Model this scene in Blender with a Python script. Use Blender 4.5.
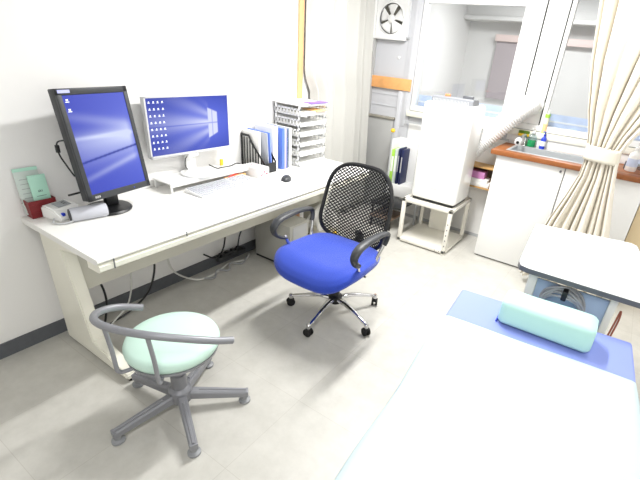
import bpy, bmesh, math, random
from mathutils import Vector, Matrix
random.seed(7)
for o in list(bpy.data.objects): bpy.data.objects.remove(o)
C = bpy.context.scene.collection
PI = math.pi
cos, sin = math.cos, math.sin

# ------------------------------------------------------------------ camera
F, PX, PY = 414.83, 356.32, 258.70
yaw, pitch, roll = 0.53936, 0.47062, 0.094126
fw = Vector((-sin(yaw)*cos(pitch), cos(yaw)*cos(pitch), -sin(pitch)))
ri = Vector((cos(yaw), sin(yaw), 0)); up = ri.cross(fw)
R2 = ri*cos(roll)+up*sin(roll); U2 = -ri*sin(roll)+up*cos(roll)
cam_d = bpy.data.cameras.new('camera'); cam = bpy.data.objects.new('camera', cam_d); C.objects.link(cam)
M = Matrix((R2, U2, -fw)).transposed().to_4x4(); M.translation = Vector((2.3084, -0.7046, 1.5565))
cam.matrix_world = M
cam_d.sensor_fit = 'HORIZONTAL'; cam_d.sensor_width = 36; cam_d.lens = F/640*36
cam_d.shift_x = (320-PX)/640; cam_d.shift_y = (PY-240)/640
cam_d.clip_start = 0.02; cam_d.clip_end = 60
bpy.context.scene.camera = cam

# ------------------------------------------------------------------ light and exposure
vs = bpy.context.scene.view_settings
vs.view_transform = 'Standard'; vs.look = 'None'; vs.gamma = 1; vs.use_curve_mapping = False
vs.exposure = 1.2
w = bpy.data.worlds.new('world'); bpy.context.scene.world = w; w.use_nodes = True
w.node_tree.nodes['Background'].inputs[0].default_value = (1, 0.99, 0.98, 1)
w.node_tree.nodes['Background'].inputs[1].default_value = 0.8
def area(name, loc, size, power, rot=(0,0,0), col=(1,1,1)):
    d = bpy.data.lights.new(name, 'AREA'); d.shape = 'RECTANGLE'; d.size, d.size_y = size
    d.energy = power; d.color = col
    o = bpy.data.objects.new(name, d); o.location = loc; o.rotation_euler = rot; C.objects.link(o)
    return o
CEIL = 2.45
LAMPS = [(1.22, 1.75, 0.12, 1.2, 34), (2.25, -0.9, 0.14, 1.2, 13), (2.45, 1.95, 0.14, 1.2, 6)]
for i, (x, y, sx, sy, p) in enumerate(LAMPS):
    area('ceiling_lamp_light', (x, y, CEIL-0.075), (sx, sy), p, col=(1, 0.995, 0.985))
area('next_room_light', (1.3, 4.3, 2.35), (1.2, 0.6), 29, col=(1, 0.985, 0.97))

# ------------------------------------------------------------------ helpers
def hexc(h):
    v = [int(h[i:i+2], 16)/255 for i in (0, 2, 4)]
    return tuple(c/12.92 if c <= .04045 else ((c+.055)/1.055)**2.4 for c in v)
def mat(name, col, rough=.5, metal=0, noise=0, nscale=40, bump=0, bscale=200, spec=.5, alpha=None, sheen=0, coat=0):
    m = bpy.data.materials.new(name); m.use_nodes = True
    nt = m.node_tree; b = nt.nodes['Principled BSDF']
    c = hexc(col) if isinstance(col, str) else col
    b.inputs['Base Color'].default_value = (*c, 1); b.inputs['Roughness'].default_value = rough
    b.inputs['Metallic'].default_value = metal; b.inputs['Specular IOR Level'].default_value = spec
    b.inputs['Sheen Weight'].default_value = sheen; b.inputs['Coat Weight'].default_value = coat
    tc = nt.nodes.new('ShaderNodeTexCoord')
    if noise:
        n = nt.nodes.new('ShaderNodeTexNoise'); n.inputs['Scale'].default_value = nscale; n.inputs['Detail'].default_value = 4
        nt.links.new(tc.outputs['Object'], n.inputs['Vector'])
        r = nt.nodes.new('ShaderNodeValToRGB')
        r.color_ramp.elements[0].position = .3; r.color_ramp.elements[1].position = .7
        r.color_ramp.elements[0].color = (*[max(0, x*(1-noise)) for x in c], 1)
        r.color_ramp.elements[1].color = (*[min(1, x*(1+noise)) for x in c], 1)
        nt.links.new(n.outputs['Fac'], r.inputs['Fac']); nt.links.new(r.outputs['Color'], b.inputs['Base Color'])
    if bump:
        n = nt.nodes.new('ShaderNodeTexNoise'); n.inputs['Scale'].default_value = bscale
        nt.links.new(tc.outputs['Object'], n.inputs['Vector'])
        bp = nt.nodes.new('ShaderNodeBump'); bp.inputs['Strength'].default_value = bump; bp.inputs['Distance'].default_value = .002
        nt.links.new(n.outputs['Fac'], bp.inputs['Height']); nt.links.new(bp.outputs['Normal'], b.inputs['Normal'])
    return m
def glass(name, col, amount=.1, rough=.02):
    m = bpy.data.materials.new(name); m.use_nodes = True; nt = m.node_tree; nt.nodes.clear()
    o = nt.nodes.new('ShaderNodeOutputMaterial'); t = nt.nodes.new('ShaderNodeBsdfTransparent'); t.inputs[0].default_value = (*hexc(col), 1)
    g = nt.nodes.new('ShaderNodeBsdfGlossy'); g.inputs['Roughness'].default_value = rough
    x = nt.nodes.new('ShaderNodeMixShader'); x.inputs[0].default_value = amount
    nt.links.new(t.outputs[0], x.inputs[1]); nt.links.new(g.outputs[0], x.inputs[2]); nt.links.new(x.outputs[0], o.inputs[0])
    return m
class MB:
    """collects shapes, builds ONE mesh object"""
    def __init__(s): s.bm = bmesh.new()
    def _add(s, verts, faces, smooth=True):
        vs_ = [s.bm.verts.new(v) for v in verts]
        for f in faces:
            try: fc = s.bm.faces.new([vs_[i] for i in f]); fc.smooth = smooth
            except ValueError: pass
        return vs_
    def box(s, a, b, bev=0, seg=2, m=None):
        t = bmesh.new(); bmesh.ops.create_cube(t, size=1)
        c = [(a[i]+b[i])/2 for i in range(3)]; d = [abs(b[i]-a[i]) for i in range(3)]
        for v in t.verts: v.co = Vector([v.co[i]*d[i]+c[i] for i in range(3)])
        if bev: bmesh.ops.bevel(t, geom=list(t.edges), offset=bev, segments=seg, affect='EDGES', profile=.5)
        if m: bmesh.ops.transform(t, matrix=m, verts=t.verts)
        s.merge(t); return s
    def merge(s, t):
        t.verts.index_update()
        s._add([v.co.copy() for v in t.verts], [[v.index for v in f.verts] for f in t.faces]); t.free()
    def prism(s, poly, axis, a, b, bev=0, seg=2):
        """extrude polygon (2D) along axis from a to b"""
        def P(p, h):
            return {'x': (h, p[0], p[1]), 'y': (p[0], h, p[1]), 'z': (p[0], p[1], h)}[axis]
        n = len(poly); t = bmesh.new()
        v0 = [t.verts.new(P(p, a)) for p in poly]; v1 = [t.verts.new(P(p, b)) for p in poly]
        t.faces.new(v0); t.faces.new(v1[::-1])
        for i in range(n): t.faces.new((v0[i], v1[i], v1[(i+1) % n], v0[(i+1) % n]))
        bmesh.ops.recalc_face_normals(t, faces=t.faces)
        if bev: bmesh.ops.bevel(t, geom=list(t.edges), offset=bev, segments=seg, affect='EDGES')
        s.merge(t); return s
    def tube(s, pts, r, n=10, cap=True, flat=None, closed=False):
        """sweep a circle; r number or list; flat=(rx,ry scale)"""
        pts = [Vector(p) for p in pts]; N = len(pts)
        rs = r if isinstance(r, (list, tuple)) else [r]*N
        verts = []; prev = None
        for i, p in enumerate(pts):
            if closed: d = pts[(i+1) % N]-pts[i-1]
            else: d = pts[min(i+1, N-1)]-pts[max(i-1, 0)]
            d.normalize()
            if prev is None:
                u = Vector((0, 0, 1)) if abs(d.z) < .9 else Vector((1, 0, 0))
                a = d.cross(u).normalized()
            else:
                a = (prev-d*prev.dot(d)).normalized()
            prev = a; b = d.cross(a)
            fa, fb = flat if flat else (1, 1)
            for k in range(n):
                t = 2*PI*k/n; verts.append(p+(a*cos(t)*fa+b*sin(t)*fb)*rs[i])
        faces = []
        rng = N if closed else N-1
        for i in range(rng):
            j = (i+1) % N
            for k in range(n): faces.append((i*n+k, i*n+(k+1) % n, j*n+(k+1) % n, j*n+k))
        if cap and not closed: faces += [tuple(range(n))[::-1], tuple((N-1)*n+k for k in range(n))]
        s._add(verts, faces); return s
    def lathe(s, prof, c=(0, 0, 0), n=32, m=None):
        """prof: (r,z) list, around z"""
        verts = []; faces = []; c = Vector(c)
        for r, z in prof:
            for k in range(n):
                v = Vector((max(r, 1e-4)*cos(2*PI*k/n), max(r, 1e-4)*sin(2*PI*k/n), z))
                if m: v = m @ v
                verts.append(v+c)
        for i in range(len(prof)-1):
            for k in range(n): faces.append((i*n+k, i*n+(k+1) % n, (i+1)*n+(k+1) % n, (i+1)*n+k))
        faces += [tuple(range(n))[::-1], tuple((len(prof)-1)*n+k for k in range(n))]
        s._add(verts, faces); return s
    def grid(s, fn, nu, nv, closed_u=False):
        verts = [fn(i/nu, j/nv) for j in range(nv+1) for i in range(nu+1)]
        s._add(verts, [(j*(nu+1)+i, j*(nu+1)+i+1, (j+1)*(nu+1)+i+1, (j+1)*(nu+1)+i) for j in range(nv) for i in range(nu)])
        return s
    def build(s, name, material, parent=None, loc=None, sharp=35, weld=False, **props):
        if weld: bmesh.ops.remove_doubles(s.bm, verts=s.bm.verts, dist=1e-5)
        bmesh.ops.recalc_face_normals(s.bm, faces=s.bm.faces)
        me = bpy.data.meshes.new(name); s.bm.to_mesh(me); s.bm.free()
        me.set_sharp_from_angle(angle=math.radians(sharp))
        me.materials.append(material)
        o = bpy.data.objects.new(name, me); C.objects.link(o)
        if parent: o.parent = parent
        if loc: o.location = loc
        for k, v in props.items(): o[k] = v
        return o
def thing(name, label, cat, loc=(0, 0, 0), rz=0, group=None):
    o = bpy.data.objects.new(name, None); o.empty_display_size = .1; C.objects.link(o)
    o.location = loc; o.rotation_euler = (0, 0, rz); tag(o, label, cat, group); return o
def tag(o, label, cat, group=None):
    o['label'] = label; o['category'] = cat
    if group: o['group'] = group
    return o
def struct(o): o['kind'] = 'structure'; return o
def dup(root, loc, label, group=None, rz=None):
    r = root.copy(); C.objects.link(r); r.location = loc; r['label'] = label
    if group: r['group'] = group
    if rz is not None: r.rotation_euler = (0, 0, rz)
    for ch in list(root.children):
        c = ch.copy(); C.objects.link(c); c.parent = r
        for g in ch.children:
            d = g.copy(); C.objects.link(d); d.parent = c
    return r
def arc(c, r, a0, a1, n, z=None, axis='z'):
    out = []
    for i in range(n+1):
        t = a0+(a1-a0)*i/n
        out.append((c[0]+r*cos(t), c[1]+r*sin(t), c[2] if z is None else z))
    return out
def smoothpath(pts, k=8):
    """Catmull-Rom"""
    P = [Vector(p) for p in pts]; P = [P[0]*2-P[1]]+P+[P[-1]*2-P[-2]]; out = []
    for i in range(1, len(P)-2):
        for j in range(k):
            t = j/k; a, b, c, d = P[i-1], P[i], P[i+1], P[i+2]
            out.append(.5*((2*b)+(c-a)*t+(2*a-5*b+4*c-d)*t*t+(3*b-a-3*c+d)*t**3))
    out.append(P[-2]); return out
def rrect(w_, h_, r, n=6, cx=0, cy=0):
    out = []
    for sx, sy, a in ((1, 1, 0), (-1, 1, PI/2), (-1, -1, PI), (1, -1, 1.5*PI)):
        for i in range(n+1):
            t = a+PI/2*i/n
            out.append((cx+sx*(w_/2-r)+r*cos(t), cy+sy*(h_/2-r)+r*sin(t)))
    return out

# ------------------------------------------------------------------ materials
m_wall = mat('wall paint', 'f0efed', .8, bump=.15, bscale=400)
m_wallg = mat('grey wall paint', 'cbccd0', .7, bump=.1)
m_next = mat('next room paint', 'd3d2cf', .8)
m_wallg2 = mat('grey panel and corner shade', 'b0b0ae', .6)
m_ceil = mat('ceiling', 'a5a5a3', .9)
m_desk = mat('desk laminate', 'efeeea', .35, bump=.03)
m_desk2 = mat('desk cream steel', 'cfcdc1', .45)
m_white = mat('white plastic', 'efefed', .35)
m_white2 = mat('white gloss', 'f2f2f0', .2, coat=.3)
m_cream = mat('cream paint', 'eceadd', .45)
m_black = mat('black plastic', '17181a', .4)
m_dgrey = mat('dark grey plastic', '35373a', .45)
m_rubber = mat('black rubber', '0c0c0d', .7)
m_lgrey = mat('light grey plastic', 'b9bbbd', .45)
m_stool = mat('grey painted steel', '8c8d92', .42, metal=.25)
m_stoolfab = mat('mint vinyl', 'c9e6d9', .5, bump=.15, bscale=600)
m_blue = mat('royal blue fabric', '2443b2', .9, noise=.18, nscale=500, bump=.5, bscale=900, sheen=.3)
m_mesh = mat('black mesh fabric', '101012', .6)
m_chrome = mat('chrome', 'd8d8da', .12, metal=1)
m_steel = mat('sink steel', 'c4c7c9', .45, metal=.5)
m_skirt = mat('dark grey baseboard vinyl', '5c5f64', .6, noise=.06)
m_orange = mat('pale orange wood', 'efb070', .45, noise=.12, nscale=14)
m_strip = mat('wood door trim', 'e2ac7c', .5)
m_counter = mat('counter wood', '92572d', .4, noise=.15, nscale=20)
m_curtain = mat('grey white curtain', 'c2c1bc', .9, bump=.2, bscale=700)
m_curtain2 = mat('cream curtain', 'efe9dc', .9, bump=.2, bscale=700)
m_band = mat('cream tieback', 'e2dccd', .9, bump=.4, bscale=500)
m_bedblue = mat('periwinkle vinyl', '8c9be0', .6, spec=.3, bump=.1, bscale=500)
m_sheet = mat('pale paper sheet', 'c3d4d8', .8, bump=.15, bscale=60)
m_pillow = mat('mint pillow vinyl', 'b5ded6', .45, bump=.1, bscale=500)
m_edge = mat('grey table edging', '5d5f63', .45)
m_bluegrey = mat('blue grey plastic', 'a9bdd4', .5)
m_cablegrey = mat('grey cable', '9a9b9d', .5)
m_cablewhite = mat('white cable', 'd8d8d2', .5)
m_red = mat('dark red box', '7c1d22', .45)
m_mint = mat('mint packet', 'b3e2ce', .45)
m_leaf = mat('leaflet paper', 'cdd8d2', .6)
m_cuff = mat('grey cuff fabric', 'c3c5cd', .85, bump=.3, bscale=500)
m_navy = mat('navy binder', '1b2450', .5)
m_fblue = mat('blue folder', '6f8fe6', .45)
m_fpurple = mat('lilac folder', 'b9aef0', .45)
m_paper = mat('paper', 'f3f2ee', .8)
m_green = mat('lime leaflet', 'a8dc52', .5)
m_yellow = mat('yellow plastic', 'f0c52c', .45)
m_pink = mat('pink box', 'd58fc6', .5)
m_wood = mat('shelf wood', 'c79d62', .5, noise=.15, nscale=25)
m_brown = mat('brown board', '7d6a5b', .5, noise=.1)
m_taupe = mat('taupe blind', 'a39a9c', .8)
m_beige = mat('beige panel', 'd6c29c', .6)
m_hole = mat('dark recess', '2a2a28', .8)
m_glass = glass('window glass', 'f4f6f8', .06)
m_clear = glass('clear plastic', 'dfe8ee', .15, .1)
m_grn = mat('green soap', '1c8a52', .2)
m_sponge = mat('green sponge', '5c7a20', .9, bump=.6)
m_bluep = mat('blue plastic', '2743c8', .35)
m_film = mat('pale blue film', 'c9d6ee', .6, noise=.1, nscale=16)
m_ink = mat('grey ink', '8d9294', .7)
m_inkd = mat('dark green ink', '3a5a50', .7)

def floor_mat():
    m = bpy.data.materials.new('vinyl floor tiles'); m.use_nodes = True; nt = m.node_tree; b = nt.nodes['Principled BSDF']
    tc = nt.nodes.new('ShaderNodeTexCoord')
    br = nt.nodes.new('ShaderNodeTexBrick'); br.offset = 0; br.inputs['Scale'].default_value = 1
    br.inputs['Brick Width'].default_value = .455; br.inputs['Row Height'].default_value = .455
    br.inputs['Mortar Size'].default_value = .0014; br.inputs['Mortar Smooth'].default_value = .3
    br.inputs['Color1'].default_value = (*hexc('c8c6bf'), 1); br.inputs['Color2'].default_value = (*hexc('cbc9c2'), 1)
    br.inputs['Mortar'].default_value = (*hexc('bbb8b0'), 1)
    n = nt.nodes.new('ShaderNodeTexNoise'); n.inputs['Scale'].default_value = 9; n.inputs['Detail'].default_value = 8; n.inputs['Roughness'].default_value = .7
    r = nt.nodes.new('ShaderNodeValToRGB'); r.color_ramp.elements[0].position = .3; r.color_ramp.elements[1].position = .7
    r.color_ramp.elements[0].color = (.84, .84, .83, 1); r.color_ramp.elements[1].color = (1, 1, 1, 1)
    mx = nt.nodes.new('ShaderNodeMix'); mx.data_type = 'RGBA'; mx.blend_type = 'MULTIPLY'; mx.inputs[0].default_value = 1
    L = nt.links.new
    L(tc.outputs['Object'], br.inputs['Vector']); L(tc.outputs['Object'], n.inputs['Vector']); L(n.outputs['Fac'], r.inputs['Fac'])
    L(br.outputs['Color'], mx.inputs[6]); L(r.outputs['Color'], mx.inputs[7]); L(mx.outputs[2], b.inputs['Base Color'])
    b.inputs['Roughness'].default_value = .38
    return m
m_floor = floor_mat()

# ------------------------------------------------------------------ room shell
W = 3.134; XR = 3.15; YB = -2.3; T = .1
struct(MB().box((-T, YB-T, -.1), (XR+T, W+T, 0)).build('floor', m_floor))
struct(MB().box((-T, YB-T, CEIL), (XR+T, W+T, CEIL+.1)).build('ceiling', m_ceil))
struct(MB().box((-T, YB-T, 0), (0, W+T, CEIL)).build('wall_left', m_wall))
struct(MB().box((XR, YB, 0), (XR+T, W+T, CEIL)).build('wall_right', m_wall))
struct(MB().box((0, YB-T, 0), (XR+T, YB, CEIL)).build('wall_front', m_wall))
WX0, WX1, WZ0, WZ1 = .462, 2.72, 1.06, 2.12
mb = MB()
mb.box((0, W, 0), (XR, W+T, WZ0)).box((0, W, WZ1), (XR, W+T, CEIL)).box((0, W, WZ0), (WX0, W+T, WZ1)).box((WX1, W, WZ0), (XR, W+T, WZ1))
struct(mb.build('wall_back', m_wallg))
struct(MB().box((0, YB, 0), (.008, 2.0, .081)).box((0.0, 2.05, 0), (.008, W, .081)).build('baseboard_left', m_skirt))
struct(MB().box((.42, W-.008, 0), (1.45, W, .03)).build('baseboard_back', m_lgrey))
struct(MB().box((0, 1.995, 0), (.016, 2.05, CEIL), .003).build('trim_1', m_strip))
# vertical pilaster and thin panel joints left of the window
struct(MB().box((.352, W-.012, 0), (.455, W, CEIL), .002).box((.385, W-.02, .9), (.415, W, CEIL), .002).build('trim_2', m_wallg))
struct(MB().box((0, W-.006, 1.06), (.315, W, 1.068)).box((0, W-.006, 1.165), (.315, W, 1.17)).build('trim_3', m_wallg))
# lower grey panel with ledge
struct(MB().box((0, W-.03, 0), (.3, W, .945), .002).build('trim_4', m_wallg2))
struct(MB().box((0, W-.045, .945), (.31, W, .965), .003).build('trim_5', mat('olive ledge', '9b978c', .6)))
struct(MB().box((0, 3.085, 0), (.014, W, CEIL), .002).build('corner_shade_strip', m_wallg2))  # grey strip whose colour stands in for shade on the far wall's corner
struct(MB().box((.315, W-.02, 0), (.36, W, 1.215), .004).build('trim_6', m_wallg))
struct(MB().box((.47, W-.006, .03), (3.1, W, .94)).build('trim_9', m_wall))

# window
wf = struct(MB().box((WX0, W-.015, WZ0), (WX0+.035, W+.06, WZ1), .003)
            .box((WX0, W-.02, WZ0), (WX1, W+.06, WZ0+.045), .003)
            .box((WX0, W-.015, WZ1-.035), (WX1, W+.06, WZ1), .003)
            .box((WX1-.04, W-.015, WZ0), (WX1, W+.06, WZ1), .003)
            .box((1.325, W-.012, WZ0+.045), (1.476, W+.04, WZ1-.03), .004)
            .box((1.652, W-.012, WZ0+.045), (1.685, W+.04, WZ1-.03), .004).box((WX0+.03, W-.01, 1.945), (1.33, W+.05, WZ1-.03), .004).build('window_1', m_white))
struct(MB().box((WX0+.035, W+.012, WZ0+.045), (1.325, W+.018, WZ1-.035)).build('window_pane', m_glass, wf))
struct(MB().box((1.685, W+.02, WZ0+.045), (WX1-.04, W+.026, WZ1-.035)).build('window_pane', m_glass, wf))
struct(MB().box((1.477, W-.006, WZ0+.045), (1.4835, W+.03, WZ1-.035)).box((1.6435, W-.006, WZ0+.045), (1.651, W+.03, WZ1-.035)).build('window_seal', m_rubber, wf))
struct(MB().box((.44, W-.045, WZ0-.055), (WX1, W, WZ0-.005), .004).build('window_sill', m_cream, wf))
struct(MB().box((.44, W-.05, .945), (1.45, W-.04, .96)).build('sill_slot', m_lgrey, wf))
ep = thing('window_exhaust_panel', 'tall white exhaust panel fitted between two black seals in the window', 'panel', (1.5635, W, WZ0))
MB().box((-.079, -.006, .047), (.079, .02, .45), .003).box((-.079, -.003, .45), (.079, .02, 1.02), .003).build('panel_board', m_white2, ep)
MB().box((-.04, -.012, .447), (.045, -.003, .452)).build('panel_joint', m_lgrey, ep)

# the room seen through the window
struct(MB().box((-.6, W+T, .0), (3.6, 5.6, .05)).build('floor_next_room', m_floor))
struct(MB().box((-.6, 5.6, 0), (3.6, 5.7, 2.6)).build('wall_next_room_far', m_next))
struct(MB().box((-.1, W+T, 0), (0, 5.6, 2.6)).build('wall_next_room_left', m_next))
struct(MB().box((3.5, W+T, 0), (3.6, 5.6, 2.6)).build('wall_next_room_right', m_next))
struct(MB().box((-.1, W+T, 2.45), (3.6, 5.7, 2.55)).build('ceiling_next_room', m_ceil))
struct(MB().box((0, 5.35, 2.05), (3.5, 5.6, 2.45), .01).box((0, 5.3, 2.0), (3.5, 5.6, 2.05), .01).build('trim_next_room', m_next))
bl = thing('roller_blind', 'taupe blind with a pale pink header, seen through the window', 'blind', (.43, 5.55, 1.12))
MB().box((0, -.01, -.05), (.62, 0, .66)).build('blind_cloth', m_taupe, bl)
MB().box((-.02, -.05, .66), (1.75, .03, .74), .005).build('blind_header', mat('pink header', 'd9c6c0', .7), bl)
fs = tag(MB().box((WX0+.036, W+.07, WZ0+.03), (1.32, W+.076, WZ0+.14)).box((1.69, W+.07, WZ0+.03), (WX1-.05, W+.076, WZ0+.14))
    .build('window_film', m_film), 'pale blue mottled band along the bottom of the window', 'film')
struct(MB().box((WX0+.036, W+.066, WZ0+.075), (WX1-.05, W+.082, WZ0+.088)).build('trim_7', m_white))

# orange rail board
tag(MB().box((0, W-.03, 1.222), (.44, W-.012, 1.325), .003).build('wall_rail_board', m_orange), 'short pale orange wooden board fixed on the grey wall', 'board')
# exhaust fan
ef = thing('exhaust_fan', 'white square wall exhaust fan above the orange board', 'fan', (.165, W, 1.81))
mb = MB(); h = .165
mb.box((-h, -.05, -h+.008), (-h+.012, -.001, h)).box((h-.012, -.05, -h+.008), (h, -.001, h)).box((-h, -.05, h-.012), (h, -.001, h))
mb.box((-h, -.06, -h-.004), (h+.003, -.001, -h+.012), .003)
# front plate with round hole
N = 48; ring = []; R_ = .128
def plate(u, v):
    t = 2*PI*u; c_, s_ = cos(t), sin(t); k = 1/max(abs(c_), abs(s_))
    sq = Vector((c_*k*(h-.006), 0, s_*k*(h-.006))); ci = Vector((c_*R_, 0, s_*R_))
    p = sq*(1-v)+ci*v; p.y = -.048+.01*v*v; return p
mb.grid(plate, 96, 4)
mb.tube([(R_*cos(2*PI*i/48), -.04, R_*sin(2*PI*i/48)) for i in range(48)], .005, 8, closed=True)
mb.build('fan_housing', m_white, ef)
MB().lathe([(R_, 0), (R_, .002)], m=Matrix.Rotation(PI/2, 4, 'X'), c=(0, -.004, 0)).build('shutter', mat('grey shutter', '6f6d63', .7), ef)
mb = MB()
for k in range(5):
    a = 2*PI*k/5+.35
    def bl_(u, v):
        r = .028+.09*v; t = a+.92*(u-.5)*(1+.12*v)
        return Vector((r*cos(t), -.03+.018*(u-.5), r*sin(t)))
    mb.grid(bl_, 6, 6)
b_ = mb.build('fan_blades', m_white2, ef)
sm = b_.modifiers.new('s', 'SOLIDIFY'); sm.thickness = .002
MB().lathe([(.03, 0), (.034, .01), (.034, .03), (.02, .036), (.0, .037)], m=Matrix.Rotation(PI/2, 4, 'X'), c=(0, -.012, 0)).build('hub', m_white, ef)
MB().box((.168, -.03, -.15), (.205, -.001, -.138), .002).build('fan_switch_arm', m_lgrey, ef)
tag(MB().lathe([(.012, 0), (.012, .008), (.006, .012)], c=(.27, W-.001, 1.5), m=Matrix.Rotation(PI/2, 4, 'X'), n=16).build('wall_button', m_white), 'small round white button on the grey wall under the fan', 'button')

# ------------------------------------------------------------------ ceiling lamps (above the frame, they light the room)
for i, (x, y, sx, sy, p) in enumerate(LAMPS):
    t = thing('ceiling_lamp', ['long white ceiling lamp above the office chair', 'long white ceiling lamp above the exam bed foot', 'long white ceiling lamp above the bed table'][i], 'lamp', (x, y, CEIL))
    MB().box((-sx/2-.03, -sy/2-.03, -.045), (sx/2+.03, sy/2+.03, 0), .006).build('lamp_housing', m_white, t)
    MB().box((-sx/2, -sy/2, -.06), (sx/2, sy/2, -.045), .004).build('lamp_diffuser', m_paper, t)

# ------------------------------------------------------------------ left curtain
def curtain(fn_center, n, z0, z1, name, material, nu=160, nv=24):
    pass
def lc(u, v):
    z = 2.38-(2.38-.04)*v
    k_ = max(0, min(1, (1.32-z)/.12)); y0_ = 2.058+.075*k_; y1_ = 2.93+.12*(1-min(1, z/1.9)); y = y0_+(y1_-y0_)*u
    a = .030+.012*sin(9*u+2)*(1 if u > .1 else u*10)
    x = .02+.042*min(1, u/.07)+a*min(1, u/.05)*sin(2*PI*(6.5*u+.25*sin(5*u)))+.012*sin(2*PI*2*u+3*v*.3)
    return Vector((x, y+.010*sin(2*PI*6.5*u+1)*min(1, u*8), z))
cu = MB().grid(lc, 220, 30).build('curtain', m_curtain, sharp=180)
cu.modifiers.new('s', 'SOLIDIFY').thickness = .002
tag(cu, 'off-white pleated curtain hanging on the left wall beside the paper trays', 'curtain')

# ------------------------------------------------------------------ desk
D = .673; DL = 2.107; DH = .70
dk = thing('desk', 'long white office desk with cream side legs along the left wall', 'desk')
MB().prism([(0.003, DH-.03), (D-.035, DH-.03), (D-.012, DH-.024), (D-.001, DH-.012), (D-.004, DH-.003), (D-.012, DH), (0.003, DH)], 'y', 0, DL).build('desktop', m_desk, dk)
MB().prism([(D-.10, DH-.031), (D-.10, DH-.068), (D-.018, DH-.066), (D-.004, DH-.056), (D-.002, DH-.034), (D-.012, DH-.0285)], 'y', .004, DL-.004).build('front_lip', m_cream, dk)
MB().box((D-.003, .062, DH-.058), (D+.001, .066, DH-.012)).build('lip_seam', m_edge, dk)
MB().box((D-.004, .419, DH-.028), (D+.0005, .422, DH-.004)).build('lip_seam', m_edge, dk)
for yb_ in (.092, DL-.112): MB().box((.05, yb_, DH-.085), (D-.12, yb_+.018, DH-.031)).build('top_brace', m_desk2, dk)
MB().box((.25, .08, .355), (.268, DL-.08, DH-.031), .002).build('modesty_panel', m_desk2, dk)
for y0 in (.03, DL-.09):
    poly = [(.083, .018), (.075, .668), (.60, .668), (.60, .655), (.27, .60), (.275, .56), (.36, .115), (.64, .045), (.645, .018)]
    mb = MB().prism(poly, 'y', y0, y0+.06, .006)
    lg = mb.build('leg', m_cream, dk)
    for xf_ in (.62, .125): MB().lathe([(.018, 0), (.02, .004), (.012, .008), (.012, .02)], c=(xf_, y0+.03, 0), n=16).build('foot_pad', m_rubber, lg)

# ------------------------------------------------------------------ screens
def screen_mat():
    m = bpy.data.materials.new('lit screen'); m.use_nodes = True; nt = m.node_tree; nt.nodes.clear()
    o = nt.nodes.new('ShaderNodeOutputMaterial'); e = nt.nodes.new('ShaderNodeEmission'); a = nt.nodes.new('ShaderNodeVertexColor'); a.layer_name = 'pic'
    g = nt.nodes.new('ShaderNodeBsdfGlossy'); g.inputs['Roughness'].default_value = .25; g.inputs[0].default_value = (.03, .03, .03, 1)
    ad = nt.nodes.new('ShaderNodeAddShader')
    e.inputs['Strength'].default_value = .45
    nt.links.new(a.outputs['Color'], e.inputs['Color']); nt.links.new(e.outputs[0], ad.inputs[0]); nt.links.new(g.outputs[0], ad.inputs[1]); nt.links.new(ad.outputs[0], o.inputs[0])
    return m
m_screen = screen_mat()
def lerp(a, b, t): return tuple(x+(y-x)*t for x, y in zip(a, b))
def wall_pic(px, py, lx, ly, tilt):
    """blue beams from a light at (lx,ly); px,py in aspect-true units"""
    dx, dy = px-lx, py-ly
    ang = math.atan2(dy, -dx)       # 0 = straight left
    d = math.hypot(dx, dy)
    base = lerp((.012, .03, .30), (.10, .16, .80), math.exp(-d*1.1))
    f = 0
    if dx < 0:
        cone = math.exp(-(ang/.62)**2)
        rays = .35+.65*max(0, sin(ang*9+1.2))**2
        edge = math.exp(-((abs(ang-.18)-.30)/.05)**2)*.5
        f = cone*rays*math.exp(-d*.75)*1.45+edge*math.exp(-d*1.0)
        f *= 1-.75*math.exp(-((dy+.0)/.012)**2)
    f = min(1, f)
    c = lerp(base, (.62, .68, 1.0), f)
    return (*c, 1)
def add_screen(name, w_, h_, fn, parent, nu, nv, x=0.001):
    me = bpy.data.meshes.new(name)
    vs_ = [(x, -w_/2+w_*i/nu, -h_/2+h_*j/nv) for j in range(nv+1) for i in range(nu+1)]
    fs_ = [(j*(nu+1)+i, j*(nu+1)+i+1, (j+1)*(nu+1)+i+1, (j+1)*(nu+1)+i) for j in range(nv) for i in range(nu)]
    me.from_pydata(vs_, [], fs_)
    ca = me.color_attributes.new('pic', 'FLOAT_COLOR', 'POINT')
    for k, v in enumerate(vs_): ca.data[k].color = fn(v[1], v[2])
    me.materials.append(m_screen)
    o = bpy.data.objects.new(name, me); C.objects.link(o); o.parent = parent; return o

# black portrait monitor: local frame +x = facing, y = right, z = up
def tiltm(t): return Matrix.Rotation(-t, 4, 'Y')
mw, mh = .345, .497
t1 = .144; c1 = Vector((.218, .366, 1.045))
mon = thing('monitor', 'black portrait monitor showing a blue desktop picture with two icons', 'monitor', (.185, .352, DH), .153)
def place(o, t, z, x=0):
    o.matrix_local = Matrix.Translation((x, 0, z)) @ tiltm(t); return o
piv = .035
mb = MB(); bz = .021
mb.box((-.05, -mw/2, -mh/2), (-.004, mw/2, mh/2), .005).box((-.085, -mw/2+.05, -mh/2+.08), (-.048, mw/2-.05, mh/2-.1), .012)
for a, b in (((-.01, -mw/2, -mh/2), (.006, -mw/2+bz, mh/2)), ((-.01, mw/2-bz, -mh/2), (.006, mw/2, mh/2)), ((-.01, -mw/2, mh/2-.027), (.006, mw/2, mh/2)), ((-.01, -mw/2, -mh/2), (.006, mw/2, -mh/2+.03))):
    mb.box(a, b, .0015)
body = place(mb.build('screen_body', m_dgrey, mon), t1, .345, piv)
sw, sh = mw-2*bz, mh-.057
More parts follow.
